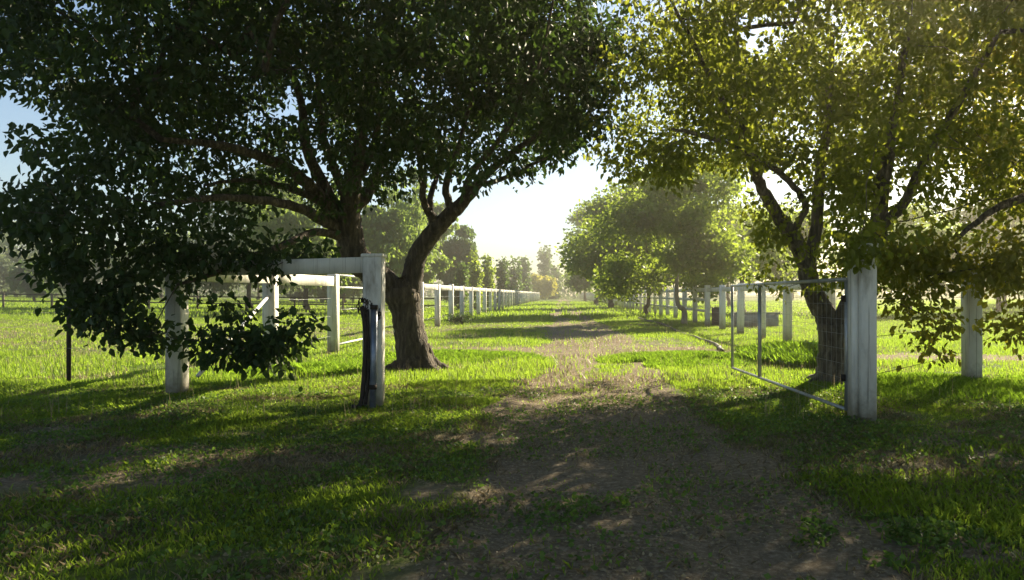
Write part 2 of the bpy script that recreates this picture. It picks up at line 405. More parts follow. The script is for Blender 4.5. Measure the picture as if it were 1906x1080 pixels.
def big_tree(name, label, cat, base, trunk, limbs,  clumps, per, crad, lsize, mat, bark, leafn=0, leafsel=None, ntw=500, droop=.5, group=None, pale=-1):
    root = empty(name, (base[0], base[1], 0), label, cat, group)
    nodes = []
    for i, (pts, rad, nm) in enumerate([(trunk[0], trunk[1], 'trunk')] + [(l[0], l[1], 'limb') for l in limbs]):
        pp, rr = smoothpath(pts, rad, 6, .012)
        mb = MB(); mb.tube(pp, rr, 14 if rad[0] > .1 else 8, .07); mb.build(nm, M['bark_pale'] if i == pale else bark, root, True)
        nodes += [tuple(q) for q in pp[(0 if i else len(pp) // 2):]]
    for k in range(6):   # flared roots
        an = k * 1.05 + .3; q = trunk[1][0]; bx_, by_ = base[0], base[1]; ca, sa = math.cos(an), math.sin(an)
        mb = MB(); pp, rr = smoothpath([(bx_ + ca * q * .3, by_ + sa * q * .3, .5), (bx_ + ca * q * .62, by_ + sa * q * .62, .14), (bx_ + ca * q * 1.15, by_ + sa * q * 1.15, .02), (bx_ + ca * q * 1.7, by_ + sa * q * 1.7, -.08)], [q * .25, q * .26, q * .17, q * .08], 5, .008)
        mb.tube(pp, rr, 9, .08); mb.build('root', bark, root, True)
    crown = foliage('crown', clumps, crad, per, lsize, mat, root, droop=droop)
    tgt = clumps[rng.permutation(len(clumps))[:ntw]]
    arr, par, load, nb = grow(nodes, tgt)
    twigs('twigs', arr, par, load, nb, root, bark)
    if leafn: leaf_parts(crown, clumps[leafsel(clumps)], leafn, lsize * 1.15, mat)
    return root

# ---- the big left tree (forked trunk left of the track)
def W(l): return [P(*q) for q in l]
LB = P(775, 692, 14.8)
ltr = (W([(778, 706, 14.8), (772, 675, 14.8), (763, 625, 14.8), (757, 580, 14.8), (748, 545, 14.8), (745, 530, 14.8)]), [.50, .37, .30, .29, .36, .30])
llim = [
 (W([(755, 560, 14.8), (768, 515, 14.8), (776, 480, 14.75), (800, 440, 14.6), (838, 400, 14.4), (868, 370, 14.2), (905, 325, 13.9), (960, 280, 13.4), (1015, 240, 13)]), [.20, .21, .19, .175, .15, .11, .08, .05, .03]),
 (W([(742, 552, 14.8), (722, 528, 14.7), (690, 505, 14.5), (662, 478, 14.3), (652, 440, 14.2), (650, 390, 14), (660, 320, 13.8), (680, 220, 13.4), (700, 80, 13.2)]), [.20, .25, .26, .26, .25, .20, .14, .09, .05]),
 (W([(648, 440, 14.2), (622, 395, 14), (585, 355, 13.5), (540, 318, 12.8), (480, 290, 12), (400, 270, 11), (300, 260, 10)]), [.16, .15, .12, .10, .08, .06, .03]),
 (W([(640, 420, 14.1), (600, 340, 13.8), (570, 270, 13.2), (560, 190, 12.8), (520, 80, 12)]), [.14, .11, .09, .06, .03]),
 (W([(645, 435, 14.2), (600, 410, 13.6), (550, 385, 12.8), (480, 372, 12), (400, 368, 11), (300, 380, 10)]), [.12, .10, .08, .065, .05, .03]),
 (W([(645, 445, 14.2), (590, 432, 13.4), (530, 455, 12.4), (470, 478, 11.6), (410, 505, 10.8), (330, 530, 10)]), [.09, .07, .06, .05, .04, .02]),
 (W([(655, 400, 14.1), (700, 330, 14.3), (720, 250, 14.6), (740, 120, 15)]), [.13, .09, .07, .03]),
 (W([(635, 405, 14), (590, 372, 13.6), (520, 345, 13), (450, 335, 12.3), (380, 345, 11.6)]), [.09, .075, .055, .04, .02]),
 (W([(652, 385, 14), (625, 320, 13.6), (600, 240, 13), (590, 120, 12.4)]), [.11, .08, .055, .03]),
 (W([(655, 350, 13.9), (685, 300, 13.8), (705, 220, 13.4), (730, 90, 13)]), [.09, .07, .05, .03]),
 (W([(645, 410, 14.1), (668, 370, 14.6), (700, 345, 15.2), (740, 300, 15.8)]), [.09, .07, .05, .02]),
 (W([(808, 425, 14.5), (800, 370, 14.6), (815, 320, 14.8), (820, 240, 15)]), [.08, .06, .045, .02]),
 (W([(885, 345, 14), (930, 335, 13.8), (985, 310, 13.5), (1040, 280, 13.2)]), [.06, .045, .03, .015]),
 (W([(820, 420, 14.5), (790, 380, 14.2), (785, 330, 13.9), (770, 240, 13.4)]), [.09, .07, .055, .03]),
 (W([(845, 395, 14.4), (830, 350, 14.2), (850, 280, 13.8), (880, 180, 13.2)]), [.09, .07, .05, .03]),
 (W([(862, 375, 14.3), (880, 320, 13.8), (950, 230, 13), (1000, 100, 12.4)]), [.08, .06, .05, .03]),
]
lpoly = [(-900, -2000), (-900, 600), (-100, 470), (0, 440), (60, 440), (110, 500), (160, 590), (240, 660), (300, 640), (380, 660), (470, 690), (560, 640), (560, 595), (490, 580), (465, 600), (420, 585), (400, 610), (365, 600), (350, 545), (400, 530),
         (470, 530), (560, 510), (620, 480), (620, 430), (560, 430), (430, 420), (420, 370), (500, 360), (590, 350), (700, 370), (770, 345), (820, 340), (880, 375), (925, 350), (975, 335), (1040, 295), (1075, 275), (1100, 190), (1150, 60), (1200, -2000)]
lsky = [[(-200, 140), (10, 150), (35, 200), (18, 260), (60, 300), (10, 330), (-200, 350)], [(540, 420), (640, 420), (600, 500), (560, 470)],
        [(815, 345), (850, 300), (885, 345), (850, 380)], [(520, 330), (590, 300), (630, 380), (560, 370)], [(745, 330), (790, 320), (790, 350), (745, 360)]]
ells = [(-4.2, 13.0, 5.6, 4.6, 4.4, 3.4), (-1.3, 12.3, 5.4, 2.2, 3.0, 2.6), (-6.6, 10.6, 4.2, 2.6, 3.0, 2.4), (-5.8, 9.9, 2.6, 1.9, 1.6, 1.6, 1.6), (-2.0, 4.5, 8.0, 6.5, 6.5, 1.5, 1.9), (-1.4, 16.8, 6.4, 3.6, 3.0, 2.3), (0.4, 12.0, 7.4, 1.7, 2.6, 2.2, 1.5), (-5.2, 9.8, 1.35, .9, .5, .6, 2.0), (-4.0, 9.7, .95, .75, .35, .33, 3.5), (-6.2, 9.9, 1.5, .8, .5, .8, 2.0), (-4, 9, 6, 4.5, 2.5, 2)]  # high ellipsoid over the foreground is unseen, added to shade the ground
lcl = np.r_[sample_crown(4000, ells, lpoly, .46, 1.1, lsky), blob([(180, 560, 9.9, .25, 14), (225, 600, 9.8, .25, 16), (265, 630, 9.8, .2, 10), (250, 530, 9.9, .35, 18), (390, 640, 9.7, .18, 9), (440, 655, 9.7, .22, 14), (500, 640, 9.7, .22, 16), (545, 605, 9.7, .13, 6), (440, 590, 9.8, .10, 4), (520, 470, 10.6, .28, 10), (450, 460, 10.6, .35, 14), (360, 470, 10.2, .4, 18), (580, 470, 11, .2, 6), (110, 480, 10, .3, 14), (1095, 160, 12, .4, 26), (1100, 90, 12, .5, 34), (1085, 225, 12.2, .3, 16), (1070, 30, 12.2, .6, 34), (1040, 240, 12.5, .35, 14), (980, 290, 13, .3, 12), (500, 320, 13, .5, 18), (460, 350, 12.5, .4, 14), (600, 380, 13.5, .4, 8), (700, 340, 13.4, .4, 12), (180, 480, 10, .4, 20)])]
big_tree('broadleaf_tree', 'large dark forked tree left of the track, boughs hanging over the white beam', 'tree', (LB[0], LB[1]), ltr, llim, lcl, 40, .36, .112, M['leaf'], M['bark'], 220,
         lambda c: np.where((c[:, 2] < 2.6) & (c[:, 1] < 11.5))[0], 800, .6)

# ---- the big right tree (behind the right gate post)
RB = P(1557, 716, 12.6)
rtr = (W([(1558, 732, 12.6), (1556, 690, 12.6), (1556, 640, 12.6), (1550, 600, 12.6)]), [.42, .32, .28, .27])
rlim = [
 (W([(1552, 610, 12.6), (1530, 575, 12.6), (1508, 530, 12.5), (1497, 480, 12.4), (1468, 430, 12.2), (1435, 380, 12), (1405, 320, 11.8), (1385, 240, 11.6), (1378, 150, 11.3), (1365, 20, 11)]), [.22, .18, .16, .15, .12, .10, .08, .065, .05, .03]),
 (W([(1556, 620, 12.6), (1588, 560, 12.4), (1620, 510, 12.2), (1634, 440, 12), (1640, 360, 11.8), (1660, 250, 11.4), (1690, 60, 11)]), [.20, .17, .15, .14, .12, .08, .04]),
 (W([(1502, 500, 12.4), (1520, 420, 12.5), (1525, 340, 12.6), (1540, 220, 12.6), (1550, 60, 12.6)]), [.12, .10, .09, .07, .04]),
 (W([(1470, 435, 12.2), (1500, 385, 12), (1460, 330, 11.6), (1400, 290, 11.2), (1330, 260, 10.8), (1250, 240, 10.4)]), [.06, .055, .05, .045, .035, .02]),
 (W([(1636, 430, 12), (1680, 380, 11.6), (1720, 300, 11.2), (1780, 200, 10.8), (1860, 60, 10.4)]), [.10, .08, .06, .05, .03]),
 (W([(1395, 290, 11.7), (1350, 200, 11.2), (1300, 100, 10.8), (1250, 0, 10.4)]), [.05, .045, .03, .02]),
]
rpoly = [(1060, -2000), (1085, 60), (1110, 170), (1118, 290), (1150, 345), (1230, 350), (1330, 300), (1400, 330), (1400, 430), (1430, 480), (1480, 520), (1500, 545), (1580, 530), (1600, 560), (1640, 560), (1700, 600), (1800, 620), (2000, 640), (3600, 600), (3600, -2000)]
rsky = [[(1395, 300), (1480, 320), (1500, 440), (1420, 410)], [(1360, 30), (1450, 20), (1440, 110), (1390, 120)], [(1660, 80), (1720, 90), (1700, 130), (1665, 120)], [(1640, 330), (1700, 320), (1690, 420), (1655, 440)]]
ells = [(4.6, 12.2, 5.6, 4.2, 4.2, 3.4), (2.2, 11.2, 4.9, 1.9, 2.6, 2.6), (6.8, 11.5, 4.6, 2.6, 3.2, 2.6), (5.0, 8.0, 6.6, 4.0, 2.6, 2.0), (4.6, 11.6, 2.9, 1.5, 1.4, 1.3, 2.2), (3.6, 8.5, 2.25, .55, .35, .35, 3), (5.2, 16.6, 6.0, 4.2, 3.4, 2.4), (3.4, 3.0, 8.3, 5.0, 5.5, 1.4, 2.0)]  # last ellipsoid, above the camera, is unseen and added to block light
rcl = np.r_[sample_crown(3300, ells, rpoly, .46, 1.1, rsky), blob([(1480, 500, 12.2, .5, 14), (1590, 500, 11.5, .5, 20), (1600, 470, 8.6, .3, 10), (1560, 450, 11.5, .55, 22), (1650, 500, 11.3, .45, 16), (1440, 400, 11.8, .4, 9), (1240, 310, 11, .4, 12), (1150, 290, 11, .35, 10)])]
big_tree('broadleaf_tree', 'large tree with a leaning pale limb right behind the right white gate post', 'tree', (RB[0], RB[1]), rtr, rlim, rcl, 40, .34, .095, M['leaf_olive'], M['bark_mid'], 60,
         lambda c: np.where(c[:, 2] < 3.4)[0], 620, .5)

# ---- third tree, trunk just out of the frame on the right, low boughs reaching in
TB = (9.6, 12.2, 0)
ttr = ([(9.6, 12.2, -.1), (9.55, 12.2, .8), (9.4, 12.1, 1.8), (9.3, 12.0, 2.6)], [.42, .3, .26, .24])
tlim = [
 ([(9.3, 12.0, 2.4), (8.4, 11.6, 2.9), (7.2, 11.2, 3.0), (6.2, 10.8, 2.7), (5.4, 10.4, 2.2)], [.14, .11, .08, .05, .02]),
 ([(9.3, 12.0, 2.6), (9.0, 11.4, 4.0), (8.2, 11.0, 5.4), (7.4, 10.8, 7.0)], [.17, .13, .09, .04]),
 ([(9.3, 12.0, 2.6), (10.2, 12.4, 4.2), (11.4, 12.4, 6.0), (12.2, 12, 7.6)], [.17, .13, .09, .04]),
 ([(9.3, 12.0, 2.3), (8.6, 11.2, 2.3), (7.6, 10.4, 2.1), (6.7, 9.9, 1.8)], [.09, .07, .05, .02]),
]
tpoly = [(1430, -2000), (1500, 200), (1560, 400), (1640, 470), (1680, 560), (1700, 600), (1700, 640), (1770, 700), (1800, 600), (1860, 640), (1906, 670), (2300, 700), (3600, 700), (3600, -2000)]
ells = [(9.4, 11.5, 5.4, 3.8, 4.0, 2.8), (6.3, 10.5, 2.15, 2.2, .8, .42, 3.2), (6.6, 10.2, 1.5, .8, .5, .6, .8), (9, 8, 6, 3.6, 3, 2), (10.5, 16, 5.5, 3.5, 3, 2.2)]
tcl = np.r_[blob([(1700, 520, 10.4, .3, 11), (1760, 500, 10.4, .34, 16), (1830, 500, 10.4, .34, 16), (1895, 510, 10.4, .36, 16), (1960, 530, 10.4, .36, 16), (1750, 600, 9.9, .16, 7), (1740, 650, 9.9, .12, 4), (1890, 610, 10.2, .25, 12), (1700, 560, 10.2, .18, 7)]), sample_crown(1400, ells, tpoly, .46, 1.1, [[(1655, 570), (1700, 560), (1690, 700), (1640, 700)]])]
big_tree('broadleaf_tree', 'tree at the right edge whose low boughs hang before the outer white post', 'tree', TB, ttr, tlim, tcl, 38, .36, .10, M['leaf_glow'], M['bark'], 80,
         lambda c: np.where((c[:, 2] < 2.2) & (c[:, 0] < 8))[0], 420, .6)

# ------------------------------------------------------------------ avenue and background trees
def simple_tree(name, label, cat, x, y, h, rad, z0, mat, bark, n=2600, leaf=None, tr=.14, group=None, columnar=False, thr=.46, droop=.3, seed=0, lean=0, twig=80):
    """trunk, limbs reaching to the clumps, uneven crown"""
    g = gz1(x, y); root = empty(name, (x, y, g), label, cat, group)
    leaf = leaf or max(.12, y * .0045); hh = (h - z0) / 2
    top = (x + lean, y, g + z0 + hh * (1.6 if columnar else 1.15))
    pp, rr = smoothpath([(x, y, g - .1), (x + rng.normal() * .06, y, g + z0 * .5), (x + lean * .4 + rng.normal() * .1, y, g + z0), top], [tr * 1.4, tr, tr * .8, tr * .3], 4, .02)
    mb = MB(); mb.tube(pp, rr, 8, .06); mb.build('trunk', bark, root, True)
    per = 12; nc = n // per
    if columnar:
        ells = [(x + lean * k, y, g + z0 + hh * (.25 + 1.5 * k), rad * (1.0 - .55 * abs(k - .4)), rad * (1.0 - .55 * abs(k - .4)), hh * .5) for k in (0, .33, .66, 1)]
    else:
        ells = [(x + lean, y, g + z0 + hh, rad * .8, rad * .8, hh * .85, 1.2)]
        ells = [(x + lean, y, g + z0 + hh, rad * .62, rad * .62, hh * .75, 1.0)]
        for k in range(15):
            an = rng.uniform(0, 6.28); zz = rng.uniform(.2, 1.75); q = rng.uniform(.45, .85) * rad * math.sqrt(max(.1, 1 - (zz - .85) ** 2))
            e_ = rng.uniform(.16, .36)
            ells.append((x + lean + q * math.cos(an), y + q * math.sin(an), g + z0 + hh * zz, rad * e_ * 1.3, rad * e_ * 1.3, hh * e_, 2.2))
    cl = sample_crown(nc, ells, None, thr, 1.1 / max(1, rad * .35))
    cr = max(leaf * 1.3, rad * .12)
    foliage('crown', cl, cr, per, leaf, mat, root, droop=droop, four=False, asp=.7)
    if twig:
        nodes = [tuple(q) for q in pp[len(pp) // 2:]]
        arr, par, load, nb = grow(nodes, cl[:twig], step=max(.4, rad * .2))
        twigs('limbs', arr, par, load, nb, root, bark, r0=max(.008, y * .00018), sides=3)
    return root
AV = 'trees in a row along the right fence'
simple_tree('avenue_tree', 'bright yellow green tree with a slender pale trunk in front of the right white fence', 'tree', 6.0, 36.8, 8.7, 4.0, 1.4, M['leaf_bright'], M['bark_pale'], 30000, .20, .13, AV, lean=-.3)
simple_tree('avenue_tree', 'mid green tree with thin dark trunk second along the right fence', 'tree', 6.1, 54, 10.6, 5.0, 1.2, M['leaf_bright'], M['bark'], 26000, .28, .16, AV)
simple_tree('avenue_tree', 'dense tree with a thick dark trunk third along the right fence', 'tree', 5.3, 80, 12.6, 5.4, 1.0, M['leaf_mid'], M['bark'], 13000, .40, .3, AV)
simple_tree('avenue_tree', 'pale feathery tree rising tallest at the far end of the right row', 'tree', 5.2, 112, 15.6, 5.2, 1.2, M['leaf_mid'], M['bark'], 9000, .5, .3, AV, thr=.46)
simple_tree('avenue_tree', 'small hazy tree closing the far end of the right row beside the track', 'tree', 5.2, 165, 10, 5.0, 1.5, M['leaf_mid'], M['bark'], 2500, .6, .3, AV)
BT = 'trees in the paddock behind the right fence'
for (x, y, h, rad, lab, mt) in [
    (10.6, 44, 8.0, 4.2, 'round tree behind the water trough beyond the right fence', 'leaf_bright'),
    (17.5, 58, 8.5, 4.4, 'broad tree standing behind the right fence left of the leaning limb', 'leaf_mid'),
    (24, 52, 8.4, 4.6, 'tree in the right paddock seen between the leaning limb and gate post', 'leaf_mid'),
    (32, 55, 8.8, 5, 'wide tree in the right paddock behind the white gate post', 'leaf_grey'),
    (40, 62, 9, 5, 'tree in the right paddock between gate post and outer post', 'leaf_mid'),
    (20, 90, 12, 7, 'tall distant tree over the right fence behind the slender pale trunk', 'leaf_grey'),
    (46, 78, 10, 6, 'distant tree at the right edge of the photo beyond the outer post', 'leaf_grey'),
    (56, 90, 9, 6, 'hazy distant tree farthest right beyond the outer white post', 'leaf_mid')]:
    simple_tree('paddock_tree', lab, 'tree', x, y, h, rad, 1.6, M[mt], M['bark'], 9000, max(.24, y * .0052), .2, BT)
WL = 'leafy trees behind the left fence'
for (x, y, h, rad, lab, mt) in [
    (-12.4, 58, 11.2, 3.6, 'drooping green tree behind the left fence just right of the forked trunk', 'leaf_mid'),
    (-14.2, 74, 12.0, 3.8, 'weeping green tree second behind the left fence right of the forked trunk', 'leaf_mid'),
    (-12.9, 90, 10.0, 3.2, 'rounded green tree behind the left fence nearest the open sky', 'leaf_far'),
    (-21, 62, 11.5, 5.4, 'broad green tree seen between the two stems of the forked tree', 'leaf_mid'),
    (-29, 70, 13.5, 6.5, 'pale green tree seen under the left boughs behind the beam', 'leaf_grey')]:
    simple_tree('willow_tree', lab, 'tree', x, y, h, rad, .9, M[mt], M['bark'], 16000, max(.2, y * .0052), .25, WL, droop=1.3)
PO = 'slim columnar trees beyond the left fence'
for (px, Y, top, rw, lab, mt) in [
    (858, 66, 492, .55, 'short slim columnar tree leftmost of the row beyond the left fence', 'leaf_far'),
    (885, 72, 478, .7, 'slim columnar tree second from left beyond the left fence', 'leaf_bright'),
    (908, 80, 482, .7, 'yellowish slim columnar tree third from left beyond the left fence', 'leaf_bright'),
    (935, 95, 483, .85, 'dark narrow poplar beside the right side of the rounded green tree', 'leaf_far'),
    (957, 130, 490, 1.4, 'dark poplar to the left of the yellow bush, with a twin at its right', 'leaf_far'),
    (976, 160, 486, 1.4, 'dark narrow poplar touching the yellow bush on its left', 'leaf_far'),
    (1014, 215, 464, 2.0, 'tallest dark poplar above the yellow bush at the end of the track', 'leaf_far'),
    (1030, 222, 500, 2.2, 'small dark poplar right of the tallest one at the end of the track', 'leaf_far')]:
    x, _, z = P(px, top, Y)
    simple_tree('poplar_tree', lab, 'tree', x, Y, z, rw, .5, M[mt], M['bark'], 1500, Y * .004, .12, PO, columnar=True, thr=.3, twig=0)
simple_tree('yellow_bush', 'yellow autumn bush in the middle distance left of the end of the track', 'bush', P(1003, 0, 206)[0], 206, 7.6, 4.0, .2, M['leaf_yellow'], M['bark'], 2600, .8, .15, thr=.35, twig=0)
DT = 'distant trees across the left field'
k = 0
for (px, Y, top, rad, mt, lab) in [
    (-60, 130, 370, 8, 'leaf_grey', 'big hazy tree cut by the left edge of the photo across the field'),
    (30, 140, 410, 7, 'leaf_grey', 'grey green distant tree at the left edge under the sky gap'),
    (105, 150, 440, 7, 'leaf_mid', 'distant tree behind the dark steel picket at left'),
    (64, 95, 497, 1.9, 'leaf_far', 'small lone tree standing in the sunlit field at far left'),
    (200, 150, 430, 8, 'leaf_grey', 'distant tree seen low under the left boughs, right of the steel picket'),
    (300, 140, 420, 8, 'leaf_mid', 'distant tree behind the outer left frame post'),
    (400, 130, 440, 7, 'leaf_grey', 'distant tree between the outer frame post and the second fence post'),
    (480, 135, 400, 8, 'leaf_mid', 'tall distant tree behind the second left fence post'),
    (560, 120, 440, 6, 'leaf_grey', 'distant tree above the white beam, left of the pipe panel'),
    (640, 110, 430, 6, 'leaf_mid', 'distant tree directly behind the inner left gate post'),
    (720, 120, 420, 6, 'leaf_grey', 'distant tree behind the left side of the forked trunk')]:
    x = (px - VX) / F * Y; g = gz1(x, Y); z = EYE - (top - VY) / F * Y
    simple_tree('field_tree', lab, 'tree', x, Y, z - g, rad, 1.6 if rad < 3 else .8, M[mt], M['bark'], 4500, .75, .3 if rad > 3 else .15, DT, twig=60 if rad < 3 else 0)
# far woods closing the horizon, one mass
pts = []
for k in range(420):
    an = rng.uniform(-1.15, 1.15); d = rng.uniform(230, 300)
    x, y = d * math.sin(an), d * math.cos(an)
    pts.append((x, y, gz1(x, y) + rng.uniform(0, 1) ** 1.3 * (6 + 5 * math.sin(an * 9) ** 2)))
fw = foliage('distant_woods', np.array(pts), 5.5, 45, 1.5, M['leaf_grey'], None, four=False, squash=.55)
tag(fw, 'hazy green line of far-off woods closing the horizon', 'woods', kind='stuff')
# low shrub by the left fence
sx, sy, _ = P(860, 603, 38)
sh = empty('low_shrub', (sx, sy, gz1(sx, sy)), 'low dark rounded shrub at the foot of the left white fence', 'shrub')
mb = MB()
for k in range(9):
    an = k * .7; mb.tube([(sx, sy, 0), (sx + .25 * math.cos(an), sy + .25 * math.sin(an), .25), (sx + .5 * math.cos(an), sy + .5 * math.sin(an), .42)], [.02, .014, .008], 5)
mb.build('stems', M['bark'], sh)
foliage('crown', np.array([(sx + rng.normal() * .33, sy + rng.normal() * .3, .12 + rng.random() * .38) for _ in range(90)]), .15, 14, .09, M['leaf'], sh, four=False)

# ------------------------------------------------------------------ fences
def post(parent, x, y, w_, h, mat, zc=0.0, name='post'):
    g = gz1(x, y); mb = MB(); mb.box((x, y, g - .15 + (h + .15) / 2), (w_, w_, h + .15), cham=.018, jit=.006, rz=random.uniform(-.05, .05))
    la, lb = random.gauss(0, .006), random.gauss(0, .006); mb.v = [(a + la * (c - g), b_ + lb * (c - g), c) for a, b_, c in mb.v]
    return mb.build(name, mat, parent)
def rail(parent, a, b_, hw, hz, mat, name='rail'):
    """squared beam from a to b"""
    a = Vector(a); b_ = Vector(b_); d = (b_ - a); s = Vector((d.y, -d.x, 0)).normalized() * hw; u = Vector((0, 0, hz)); mb = MB()
    n = 5; vs = []
    for i in range(n):
        t_ = i / (n - 1); sag = Vector((random.uniform(-.004, .004), 0, -.012 * math.sin(math.pi * t_) + random.uniform(-.004, .004))); p = a + d * t_ + sag
        vs += [p - s - u, p + s - u, p + s + u * .92, p + s * .92 + u, p - s * .92 + u, p - s + u * .92]
    fs = [(5, 4, 3, 2, 1, 0), tuple((n - 1) * 6 + k for k in range(6))]
    for i in range(n - 1):
        for k in range(6):
            j = (k + 1) % 6; fs.append((i * 6 + k, i * 6 + j, i * 6 + 6 + j, i * 6 + 6 + k))
    mb.add(vs, fs); return mb.build(name, mat, parent)
def wire(parent, pts, r, mat, name='wire', n=5):
    mb = MB(); mb.tube(pts, r, n); return mb.build(name, mat, parent)
XL = -5.8
lf = empty('post_and_rail_fence', (XL, 15, 0), 'long white post and rail fence running along the left side of the track', 'fence')
lys = [15.0, 19.15, 23.0, 26.6, 30.9, 35.2] + [35.2 + 4.35 * k for k in range(1, 38)]
for k, y in enumerate(lys):
    post(lf, XL, y, .24, 2.0 + random.uniform(-.02, .02) - (.15 if k == 2 else 0), M['white'], name='post')
    if k:
        y0 = lys[k - 1]
        if k != 2:   # the second bay is closed with a pipe panel
            rail(lf, (XL, y0 + .122, 1.83), (XL, y - .122, 1.83), .06, .12, M['white'])
        if k < 30 and k != 2:
            for z in (.45, .95, 1.4): wire(lf, [(XL, y0 + .13, z), (XL, (y0 + y) / 2, z - .02), (XL, y - .13, z)], .004, M['galv'], n=3)
rail(lf, (XL, 11.34, 1.84), (XL, 15 - .122, 1.84), .06, .12, M['white'])
br = MB(); br.tube([(XL, 12.0, .2), (XL, 14.86, 1.45)], .032, 8); br.build('brace', M['white_metal'], lf)
pan = empty('rail_gate', (XL, 19.3, 0), 'white pipe rail panel closing the fence bay behind the inner left gate post', 'gate')
for z in (.2, 1.68, 2.0): wire(pan, [(XL, 19.3, z), (XL, 22.85, z)], .028, M['white_metal'], 'top_rail', 8)
for y in (19.33, 22.8): wire(pan, [(XL, y, .2), (XL, y, 2.0)], .028, M['white_metal'], 'upright', 8)
wire(pan, [(XL, 19.33, 1.1), (XL, 22.8, 1.1)], .006, M['galv'], 'wire', 4)
# left wing frame: two posts and the beam across their tops
AX, AY = -5.72, 11.2; BX, BY = -2.53, 10.15
wf = empty('gate_wing_frame', (BX, BY, 0), 'white frame of two thick posts and a flat beam left of the track', 'gate frame')
post(wf, AX, AY, .25, 2.0, M['white']); post(wf, BX, BY, .25, 2.0, M['white'])
dx, dy = AX - BX, AY - BY; L = math.hypot(dx, dy); ux, uy = dx / L, dy / L
rail(wf, (BX + ux * .135, BY + uy * .135, 1.895), (AX - ux * .135, AY - uy * .135, 1.895), .07, .105, M['white'], 'beam')
mb = MB(); mb.box((BX, BY, 2.022), (.29, .29, .044), cham=.012); mb.build('cap', M['white'], wf)
# hardware hanging on the inner post
ch = empty('chain', (BX - .17, BY - .2, 1.4), 'dark chain looped round the inner left gate post', 'chain')
def link(c, rz, rx, r=.026, w_=.008):
    pts = []
    for k in range(9):
        a_ = 2 * math.pi * k / 8; p = Vector((math.cos(a_) * r * .65, 0, math.sin(a_) * r * 1.15))
        ca, sa = math.cos(rz), math.sin(rz)
        q = Vector((p.x * ca, p.x * sa, p.z)); pts.append(Vector(c) + q)
    mb = MB(); mb.tube(pts, w_, 6, cap=False); return mb.build('chain_link', M['rust'], ch, True)
loop = [(BX - .115 + .055 * math.cos(a_), BY - .142 - .004 * k, 1.34 + .085 * math.sin(a_)) for k, a_ in enumerate(np.linspace(0, 6.28, 13)[:-1])]
loop += [(BX - .08 + .03 * k, BY - .140, 1.41 - .012 * k * k / 2) for k in range(7)]
loop += [(BX + .11, BY - .140, 1.2 + .04 * k) for k in range(3)]
for i, c in enumerate(loop): link(c, (i % 2) * 1.57, 0)
pr = empty('steel_pipe', (BX + .06, BY - .25, 0), 'blue grey steel pipe leaning upright against the face of the inner left gate post', 'pipe')
wire(pr, [(BX + .05, BY - .26, -.02), (BX + .05, BY - .175, 1.32)], .045, M['steel'], 'tube', 12)
wire(pr, [(BX + .05, BY - .252, .25), (BX + .05, BY - .250, .31)], .053, M['rust'], 'collar', 12)
wire(pr, [(BX + .05, BY - .200, 1.30), (BX + .05, BY - .198, 1.36)], .052, M['rust'], 'collar', 12)
ro = empty('rope', (BX - .08, BY - .2, 0), 'dark rope hanging down the inner left gate post beside the steel pipe', 'rope')
wire(ro, smoothpath([(BX - .12, BY - .16, 1.34), (BX - .06, BY - .2, 1.0), (BX - .07, BY - .22, .5), (BX - .11, BY - .26, .06), (BX - .2, BY - .34, .03)], [.028, .035, .034, .028, .02], 5, .004)[0], .032, M['rust'], 'strand', 8)
wire(ro, smoothpath([(BX - .05, BY - .16, 1.3), (BX - .03, BY - .2, .9), (BX - .02, BY - .22, .4), (BX - .05, BY - .25, .05)], [.02] * 4, 5, .004)[0], .022, M['rust'], 'strand', 8)
# steel picket at far left
px_, py_, _ = P(128, 715, 12.6)
pk = empty('steel_picket', (px_, py_, 0), 'thin dark steel picket standing in the grass at the far left', 'stake')
mb = MB(); mb.box((px_, py_, 1.1), (.075, .012, 2.4)); mb.build('flange', M['rust'], pk)
mb = MB(); mb.box((px_, py_ + .031, 1.1), (.012, .048, 2.4)); mb.build('web', M['rust'], pk)
for z in (.6, 1.2, 1.8): wire(pk, [(px_, py_ - .02, z), (px_ - 2.5, py_ - .6, z - .04), (px_ - 6, py_ - 1.2, z)], .003, M['galv'], 'wire', 3)
for z in (.6, 1.2): wire(pk, [(px_, py_ - .02, z), ((px_ + AX) / 2, (py_ + AY) / 2, z - .03), (AX - .15, AY, z)], .003, M['galv'], 'wire', 3)

XR = 6.85
rf = empty('post_and_rail_fence', (XR, 15, 0), 'long white fence with square posts running along the right side of the track', 'fence')
rys = [17.0, 19.2, 22.8, 25.7, 28.8, 32.0, 35.3] + [35.3 + 3.3 * k for k in range(1, 75)]
for k, y in enumerate(rys):
    post(rf, XR, y, .23, 1.93 + random.uniform(-.03, .03), M['white'])
    if k:
        y0 = rys[k - 1]
        rail(rf, (XR, y0 + .122, 1.72), (XR, y - .122, 1.72), .045, .09, M['white'])
        if y > 36:
            rail(rf, (XR, y0 + .122, 1.25), (XR, y - .122, 1.25), .04, .06, M['white'])
            if y < 150: rail(rf, (XR, y0 + .122, .72), (XR, y - .122, .72), .04, .06, M['white'])
        else:
            for z in (.3, .7, 1.1, 1.4): wire(rf, [(XR, y0 + .13, z), (XR, y - .13, z)], .004, M['galv'], n=3)
